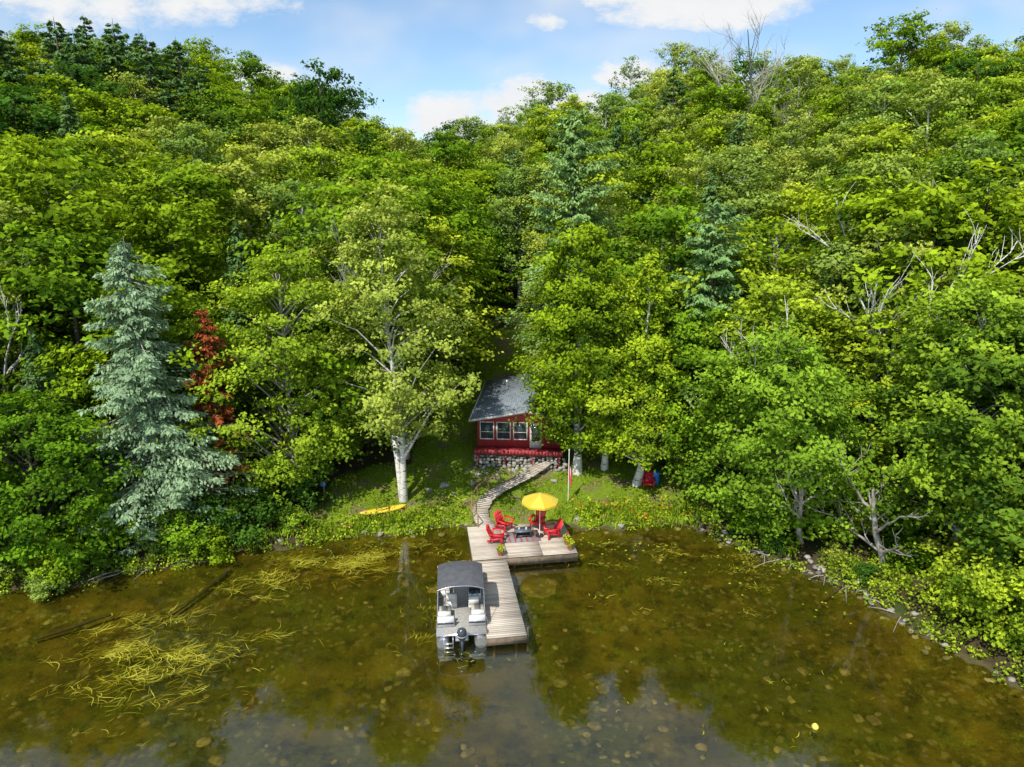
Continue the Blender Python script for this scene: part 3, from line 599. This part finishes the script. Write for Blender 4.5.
# ------------------------------------------------------------------ cottage
cot=bpy.data.objects.new('red_cottage',None);cot.location=(.5,46.3,0);cot.rotation_euler=(0,0,R2(-4));scene.collection.objects.link(cot)
def sidingmat():
    t=NT('red_siding');oc=t.objc();z=t.n('ShaderNodeSeparateXYZ',{0:oc}).outputs[2];f=t.math('FRACT',t.math('MULTIPLY',z,6.5))
    n=t.noise(3,5,oc);c=t.mix(n,(0.30,0.022,0.03),(0.42,0.04,0.045));c=t.mix(t.rng(f,.0,.12,.7,0),c,(0.05,0.008,0.008))
    p=t.n('ShaderNodeBsdfPrincipled',{'Base Color':c,'Roughness':.6});t.set(p.inputs['Normal'],t.n('ShaderNodeBump',{'Height':f,'Strength':.6,'Distance':.02}).outputs[0]);return t.end(p)
def roofmat():
    t=NT('roof_shingles');oc=t.objc();m=t.n('ShaderNodeMapping',{0:oc,2:(0,0,math.pi/2)}).outputs[0]
    br=t.n('ShaderNodeTexBrick',{'Vector':m,'Color1':(0.15,0.185,0.22),'Color2':(0.22,0.26,0.30),'Mortar':(0.09,0.11,0.13),'Scale':1.0,'Mortar Size':.012,'Brick Width':.35,'Row Height':.18}).outputs[0]
    c=t.mix(t.rng(t.noise(.8,5,oc),.45,.7,0,.4),br,(0.27,0.30,0.34));p=t.n('ShaderNodeBsdfPrincipled',{'Base Color':c,'Roughness':.85});return t.end(p)
M_sid=sidingmat();M_roof=roofmat();M_fas=simple('white_trim',(.55,.53,.50),.6);M_redt=simple('red_trim',(.30,.03,.035),.6)
M_stone=simple('foundation_stone',(.24,.23,.21),.9,.4,3,bump=.8)
W=3.0;D=10.2;z0=1.5;ze=4.95;zr=5.62;rx_=.7
mb=MB()
zm=2.72
mb.add([(-W,0,zm),(W,0,zm),(W,0,ze),(rx_,0,zr-.06),(-W,0,ze),(-W,D,zm),(W,D,zm),(W,D,ze),(rx_,D,zr-.06),(-W,D,ze)],[[0,1,2,3,4],[6,5,9,8,7],[5,0,4,9],[1,6,7,2],[0,5,6,1]])
mb.obj('walls',[M_sid],parent=cot)
mb=MB();mb.box((0,D/2,(z0+zm)/2-.01),(2*W-.12,D-.12,zm-z0),0);mb.obj('foundation',[M_stone],parent=cot)
mb=MB();mb.box((0,-.36,2.78),(6.2,.72,.09),0)
for q in range(26): mb.box((-3.05+q*.244,-.74,2.66),(.232,.02,.34),0)
mb.box((0,-.70,2.66),(6.2,.05,.14),0)
for q in(-2.9,-1,1,2.9): mb.box((q,-.6,2.0),(.12,.12,1.4),0)
mb.obj('skirt_deck',[M_redt],parent=cot)
mb=MB();ov=.45
xl,xr=-W-ov,W+ov;sl=(zr-ze)/(rx_+W);sr=(zr-ze)/(W-rx_);zl=ze-ov*sl;zrr=ze-ov*sr
y0,y1=-.5,D+.4
mb.add([(xl,y0,zl+.03),(rx_,y0,zr+.03),(rx_,y1,zr+.03),(xl,y1,zl+.03),(xl,y0,zl+.13),(rx_,y0,zr+.13),(rx_,y1,zr+.13),(xl,y1,zl+.13)],[[0,3,2,1],[4,5,6,7],[0,1,5,4],[2,3,7,6],[3,0,4,7]])
mb.add([(xr,y0,zrr+.03),(rx_,y0,zr+.03),(rx_,y1,zr+.03),(xr,y1,zrr+.03),(xr,y0,zrr+.13),(rx_,y0,zr+.13),(rx_,y1,zr+.13),(xr,y1,zrr+.13)],[[0,1,2,3],[7,6,5,4],[4,5,1,0],[6,7,3,2],[7,4,0,3]])
mb.tube([(rx_,-.5,zr+.13),(rx_,D+.4,zr+.13)],.05,6,0)
mb.obj('roof',[M_roof],parent=cot)
mb=MB()
for (a,za,b,zb) in ((xl,zl,rx_,zr),(rx_,zr,xr,zrr)):
    mb.add([(a,-.53,za-.02),(b,-.53,zb-.02),(b,-.53,zb+.15),(a,-.53,za+.15),(a,-.505,za-.02),(b,-.505,zb-.02),(b,-.505,zb+.15),(a,-.505,za+.15)],[[0,1,2,3],[7,6,5,4],[3,2,6,7],[1,0,4,5],[0,3,7,4],[2,1,5,6]])
mb.box((xl-.05,D/2-.05,zl+.06),(.09,D+.9,.12));mb.box((xr+.05,D/2-.05,zrr+.06),(.09,D+.9,.12))
mb.obj('fascia_and_gutters',[M_fas],parent=cot)
M_glass=NT('window_glass');M_glass=M_glass.end(M_glass.n('ShaderNodeBsdfPrincipled',{'Base Color':(.035,.045,.05),'Roughness':.06}))
mb=MB()
def win(cx,cz,w,h):
    mb.box((cx,-.012,cz),(w,.02,h),1)
    for a in(-1,1): mb.box((cx+a*(w/2+.03),-.03,cz),(.07,.06,h+.14),0);mb.box((cx,-.03,cz+a*(h/2+.035)),(w-.01,.062,.07),0)
    mb.box((cx,-.032,cz-.1),(w-.02,.03,.04),0)
for cx in(-2.3,-1.1,.1): win(cx,4.08,.90,1.2)
win(2.3,4.12,.7,1.1)
mb.box((1.2,-.02,3.75),(.85,.04,1.9),0);mb.box((1.2,-.045,3.95),(.6,.012,1.2),1)
for cy in(1.5,4.5,7.5):
    mb.box((-W-.012,cy,4.0),(.02,1.1,1.0),1)
    for a in(-1,1): mb.box((-W-.03,cy+a*.58,4.0),(.05,.07,1.12),0);mb.box((-W-.03,cy,4.0+a*.535),(.052,1.08,.07),0)
mb.obj('windows_and_door',[M_fas,M_glass],parent=cot)
mb=MB();mb.tube([(-1.4,7,5.1),(-1.4,7,5.9)],.09,10,0,caps=True);mb.tube([(-1.4,7,5.9),(-1.4,7,6.02)],[.15,.04],10,0,caps=True);mb.tube([(-.6,4.2,5.2),(-.6,4.2,5.7)],.05,8,0,caps=True)
mb.obj('chimney_vents',[M_al],parent=cot)
# ------------------------------------------------------------------ small things
mb=MB();k=13;s=np.linspace(-1,1,k);wd=.34*np.sqrt(np.clip(1-s**2,0,1))**1.1+.01;V=[];nn=10
for i in range(k):
    for q in range(nn):
        a=2*math.pi*q/nn;V.append((s[i]*1.5,wd[i]*math.cos(a),.18+.13*(wd[i]/.36)**.5*math.sin(a)+.09*s[i]**4))
mb.add(V,[[i*nn+q,i*nn+(q+1)%nn,(i+1)*nn+(q+1)%nn,(i+1)*nn+q] for i in range(k-1) for q in range(nn)],0)
th=np.linspace(0,6.283,15);mb.tube(np.stack([.45*np.cos(th),.2*np.sin(th),np.full(15,.30)],1),.025,6,1);mb.box((.1,0,.28),(.6,.30,.03),1)
mb.obj('yellow_kayak',[simple('kayak_plastic',(.85,.58,.05),.35,.05),M_blk],(-8.2,39.9,hz(-8.2,39.9)+.12),R2(24),smooth=True)
fx,fy=3.7,41.5;mb=MB();mb.tube([(0,0,0),(0,0,3.6)],.028,8,0,caps=True);mb.tube([(0,0,3.6),(0,0,3.68)],[.05,.03],8,0,caps=True)
k=7
def fp(a,b): return (.03+a*.03,.06*math.sin(a*1.6+b*.2),2.6-b*.12-a*.08)
for q in range(9):
    for p in range(k-1):
        mb.add([fp(p,q),fp(p+1,q),fp(p+1,q+1),fp(p,q+1)],[[0,1,2,3]],1 if (p<2 or p>3) else 2)
mb.obj('flagpole',[M_white,M_red,M_white],(fx,fy,hz(fx,fy)))
bx,by=-12.2,41.0;mb=MB();mb.box((0,0,.6),(.08,.08,1.3),0);mb.box((0,-.02,1.35),(.26,.26,.30),1);mb.box((-.09,-.02,1.56),(.24,.34,.03),0,ry=.6);mb.box((.09,-.02,1.56),(.24,.34,.03),0,ry=-.6);mb.tube([(0,-.155,1.36),(0,-.16,1.36)],.03,8,2,caps=True)
mb.obj('birdhouse',[M_post,simple('blue_paint',(.05,.22,.5),.5),M_blk],(bx,by,hz(bx,by)))
bx,by=9.9,43.8;mb=MB();mb.tube([(0,0,0),(0,0,.1),(0,0,.45),(0,0,.8),(0,0,.9)],[.26,.29,.31,.29,.27],14,0,caps=True);mb.tube([(0,0,.3),(0,0,.33)],.315,14,0);mb.tube([(0,0,.6),(0,0,.63)],.315,14,0)
mb.obj('rain_barrel',[simple('blue_plastic',(.02,.2,.6),.4)],(bx,by,hz(bx,by)))
mb=MB();mb.tube([(0,0,-.08),(0,0,-.02),(0,0,.08),(0,0,.16),(0,0,.2)],[.03,.11,.14,.08,.03],12,0,caps=True)
mb.obj('mooring_buoy',[simple('buoy_yellow',(.85,.65,.1),.4)],(11.9,22.4,0),smooth=True)
# ------------------------------------------------------------------ world, sun, camera
EL,AZ=R2(52),math.atan2(-0.48,-0.87)
S=Vector((math.sin(AZ)*math.cos(EL),math.cos(AZ)*math.cos(EL),math.sin(EL)))
sun=bpy.data.lights.new('sun','SUN');sun.energy=5.0;sun.angle=R2(.5);sun.color=(1,.95,.84)
so=bpy.data.objects.new('sun',sun);so.rotation_euler=S.to_track_quat('Z','Y').to_euler();so.location=(0,0,80);scene.collection.objects.link(so)
wd=bpy.data.worlds.new('World');scene.world=wd;wd.use_nodes=True
t=NT.__new__(NT);t.t=wd.node_tree;t.t.nodes.clear();out=t.n('ShaderNodeOutputWorld')
sky=t.n('ShaderNodeTexSky',sky_type='NISHITA',sun_disc=False,sun_elevation=EL,sun_rotation=AZ%(2*math.pi),air_density=1.0,dust_density=0.4,ozone_density=1.5)
dirv=t.n('ShaderNodeTexCoord').outputs['Generated'];sp=t.n('ShaderNodeSeparateXYZ',{0:dirv})
dx,dy,dz=sp.outputs;yy=t.math('MAXIMUM',dy,.05);px=t.math('DIVIDE',dx,yy);pz_=t.math('DIVIDE',dz,yy)
pv=t.n('ShaderNodeCombineXYZ',{0:px,1:t.math('MULTIPLY',pz_,1.8)}).outputs[0]
nz=t.noise(11,6,pv,.65);nz2=t.noise(3,3,pv,.6)
mask=None
for (cx,cz,rx,rz,st) in [(.025,.125,.085,.045,1.2),(-.085,.105,.07,.040,1.1),(.10,.125,.05,.025,1.0),(-.34,.155,.075,.030,1.1),(.24,.26,.18,.045,1.2),(.19,.165,.08,.024,1.1),(.045,.23,.03,.014,.8),(-.52,.26,.25,.04,.8)]:
    a=t.math('POWER',t.math('ABSOLUTE',t.math('DIVIDE',t.math('SUBTRACT',px,cx),rx)),2.0);b=t.math('POWER',t.math('ABSOLUTE',t.math('DIVIDE',t.math('SUBTRACT',pz_,cz),rz)),2.0)
    m=t.math('MULTIPLY',t.math('SUBTRACT',1.0,t.math('ADD',a,b)),st);mask=m if mask is None else t.math('MAXIMUM',mask,m)
c1=t.rng(t.math('ADD',t.math('MAXIMUM',mask,-1.0),t.math('MULTIPLY',t.math('SUBTRACT',nz,.5),3.6)),-.2,.9)
c1=t.math('MULTIPLY',c1,t.rng(dy,.1,.3))
zz=t.math('ADD',t.math('MAXIMUM',dz,0.0),.12);pv2=t.n('ShaderNodeCombineXYZ',{0:t.math('DIVIDE',dx,zz),1:t.math('DIVIDE',dy,zz)}).outputs[0]
c2=t.math('MULTIPLY',t.rng(t.noise(1.3,4,pv2,.55),.42,.64,.0,.7),t.rng(dz,.28,.42))
cir=t.math('MULTIPLY',t.rng(nz2,.40,.70),.6)
cc=t.math('MAXIMUM',t.math('MAXIMUM',c1,c2),cir)
cloudc=t.mix(nz,(5.6,5.9,6.3),(7.0,6.95,6.8))
skyc=t.mix(1.0,sky.outputs[0],(1.05,1.15,1.22),'MULTIPLY')
col=t.mix(cc,skyc,cloudc)
bg=t.n('ShaderNodeBackground',{'Color':col,'Strength':.14});t.set(out.inputs[0],bg)
cam=bpy.data.cameras.new('camera');cam.lens=24;cam.sensor_width=36;cam.clip_end=5000;cam.clip_start=.1
co=bpy.data.objects.new('camera',cam);co.location=(0,0,20);co.rotation_euler=(R2(75),0,0);scene.collection.objects.link(co);scene.camera=co
scene.view_settings.view_transform='Standard';scene.view_settings.look='None';scene.view_settings.exposure=0
print('done',time.time()-T0)
